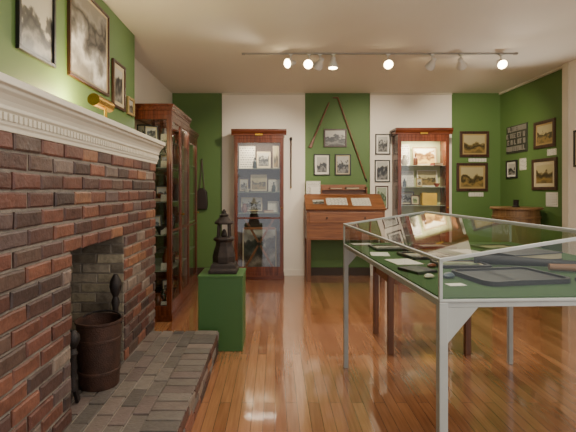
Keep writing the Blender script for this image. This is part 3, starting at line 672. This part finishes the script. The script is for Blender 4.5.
B().cyl((.1,0,0),(.2,0,0),.01,seg=10).obj('tool_shaft',IRON,tl)
layframe('small dark framed sepia photograph lying on green baize',1.52,1.97,.16,.2,BW[4],.2)
layframe('dark framed mounted photograph lying on green baize',1.02,2.84,.30,.24,BW[1],.1)
layframe('dark framed grey photograph lying on green baize',.92,3.22,.30,.24,BW[3],.0)
layframe('dark framed street photograph lying on green baize',1.26,3.3,.26,.22,BW[5],.05)
layframe('dark framed miniature lying on green baize',1.08,2.50,.28,.2,GPRINT,-.1,mw=.01)
layframe('dark framed picture lying on green baize',1.7,3.2,.28,.24,LAND[0],.1)
flat('document','pale handwritten letter on green baize','document',.80,2.64,.16,.2,.003,TEXT,.1)
flat('document','folded white pamphlet on green baize','document',.75,2.96,.12,.17,.003,PAPER,-.2)
flat('photograph','mounted monochrome photograph beside the case edge','photograph',.76,3.48,.16,.12,.006,BW[5],.05)
flat('caption_card','small white caption card on green baize','card',.82,2.0,.08,.05,.002,TEXT,.1)
flat('wallet','open dark leather wallet on green baize','wallet',.77,2.34,.13,.16,.015,NAVY,.35)
def stone(x,y_,r,m,label):
    b=B(); b.lathe([(r*.5,0),(r*.95,r*.2),(r,r*.4),(r*.7,r*.75),(r*.2,r*.9)],seg=9,sx=1.2,sy=.8,jit=.08); o=b.obj('worked_stone',m,loc=(x,y_,ZD),rot=(0,0,.4)); tag(o,label,'stone')
stone(.86,2.16,.03,BLUEG,'small grey worked stone on green baize'); stone(.76,2.16,.025,CREAMG,'small pale worked stone on green baize'); stone(.90,2.46,.025,CLAY,'brown worked stone on green baize')
flat('document','cream printed booklet on green baize','document',1.4,3.03,.16,.22,.004,TEXT,.2)
bpy.context.view_layer.update()
piv=Vector((.64,1.76,0)); M=Matrix.Translation(piv+Vector((.018,0,0)))@Matrix.Rotation(math.radians(3.0),4,'Z')@Matrix.Translation(-piv)
for o in set(bpy.data.objects)-BEFORE:
    if o.parent is None: o.matrix_basis=M@o.matrix_basis
# ---------------------------------------------------------------- track lights
TY=5.3
TR=thing('track_rail','slim grey ceiling lighting track','lighting track',(1.26,TY,H))
B().box(-1.62,1.62,-.014,.014,-.016,0).obj('rail',TRACKM,TR,bevel=.002,smooth=False)
for s in (-1,1): B().box(min(s*1.62,s*1.66),max(s*1.62,s*1.66),-.018,.018,-.02,0).obj('end_cap',TRACKM,TR,smooth=False)
LENS=emis('lit_lamp_lens','#ffe6b8',30)
targets=[(.19,(-1.5,3.6,2.3),80,40),(.41,(-.6,1.5,.8),35,50),(.54,(-.3,7.4,1.6),170,38),(.70,(.6,5.0,.0),130,45),(1.36,(1.0,2.2,1.0),40,50),(1.89,(1.6,7.4,1.7),170,42),(2.24,(3.4,7.4,1.8),200,44),(2.72,(2.4,2.6,1.3),55,60)]
for x,tg,en,ang in targets:
    e=thing('track_spotlight','small white cone track spotlight with glowing lens','spotlight',(x,TY,H-.016),group='ceiling track spotlights')
    B().cyl((0,0,0),(0,0,-.07),.008,seg=10).box(-.02,.02,-.018,.018,-.015,0).obj('stem',STEEL,e)
    d=(Vector(tg)-Vector((x,TY,H-.13))).normalized()
    qq=d.to_track_quat('-Z','Y'); hd=(0,0,-.105)
    h=B().lathe([(.02,.07),(.03,.065),(.034,.02),(.056,-.035),(.06,-.065),(.054,-.065),(.05,-.04),(.02,0)],seg=20).obj('lamp_head',STEEL,e); h.location=hd; h.rotation_mode='QUATERNION'; h.rotation_quaternion=qq
    ln=B().lathe([(.001,-.058),(.05,-.058),(.05,-.05),(.001,-.05)],seg=20).obj('lens',LENS,h)
    l=bpy.data.lights.new('spot','SPOT'); l.energy=en; l.spot_size=math.radians(ang*1.8); l.spot_blend=.9; l.color=(1,.88,.7); l.shadow_soft_size=.05
    lo=bpy.data.objects.new('spot_light',l); COL.objects.link(lo); lo.parent=h; lo.location=(0,0,-.075)
# ---------------------------------------------------------------- light and camera
def area(name,loc,rot,sx,sy,en,c):
    l=bpy.data.lights.new(name,'AREA'); l.shape='RECTANGLE'; l.size=sx; l.size_y=sy; l.energy=en; l.color=c
    o=bpy.data.objects.new(name,l); COL.objects.link(o); o.location=loc; o.rotation_euler=rot
area('overhead_fill',(1.2,1.2,3.05),(0,0,0),1.2,1.2,28,(1,.95,.87))  # unseen overhead area light, added as general fill
area('overhead_fill_far',(1.0,3.9,3.06),(0,0,0),1.6,.5,50,(1,.94,.84))  # second added overhead fill, lifts the floor and mid-room; no real fixture
area('window_daylight',(3.7,1.0,1.6),(0,math.radians(100),0),1.6,1.6,18,(.95,.97,1))
def add_fill_point(loc,en,r=.25):
    l=bpy.data.lights.new('fill_point','POINT'); l.energy=en; l.color=(1,.92,.82); l.shadow_soft_size=r  # added fill point for room brightness, no hanging lamp modelled
    o=bpy.data.objects.new('fill_point_light',l); COL.objects.link(o); o.location=loc
add_fill_point((1.7,.4,2.1),58)
w=bpy.data.worlds.new('world'); scene.world=w; w.use_nodes=True
w.node_tree.nodes['Background'].inputs[0].default_value=(.97,.98,1,1); w.node_tree.nodes['Background'].inputs[1].default_value=1.1
# added fill lamp on the round cabinet, put in to brighten the ceiling
UL=thing('fill_uplight','small dark cylindrical fill lamp added on the round cabinet to brighten the ceiling','lamp',(3.45,6.3,1.207))
B().lathe([(.05,0),(.05,.01),(.035,.02),(.035,.09),(.04,.1),(.034,.1),(.03,.05),(.001,.048)],seg=20).obj('fill_lamp_body',IRON,UL)
l=bpy.data.lights.new('ceiling_fill_spot','SPOT'); l.energy=90; l.spot_size=math.radians(60); l.spot_blend=1; l.color=(1,.95,.85); l.shadow_soft_size=.02
lo=bpy.data.objects.new('ceiling_fill_spot',l); COL.objects.link(lo); lo.parent=UL; lo.location=(0,0,.11)
lo.rotation_mode='QUATERNION'; lo.rotation_quaternion=Vector((-.6,-1.3,1.8)).normalized().to_track_quat('-Z','Y')
cam=bpy.data.cameras.new('camera'); co=bpy.data.objects.new('camera',cam); COL.objects.link(co)
co.location=(0,0,1.45); co.rotation_euler=(math.pi/2,0,0); cam.sensor_width=36; cam.lens=440*36/576
cam.shift_x=(288-275)/576; cam.shift_y=-(216-190)/576; cam.clip_start=.05
scene.camera=co
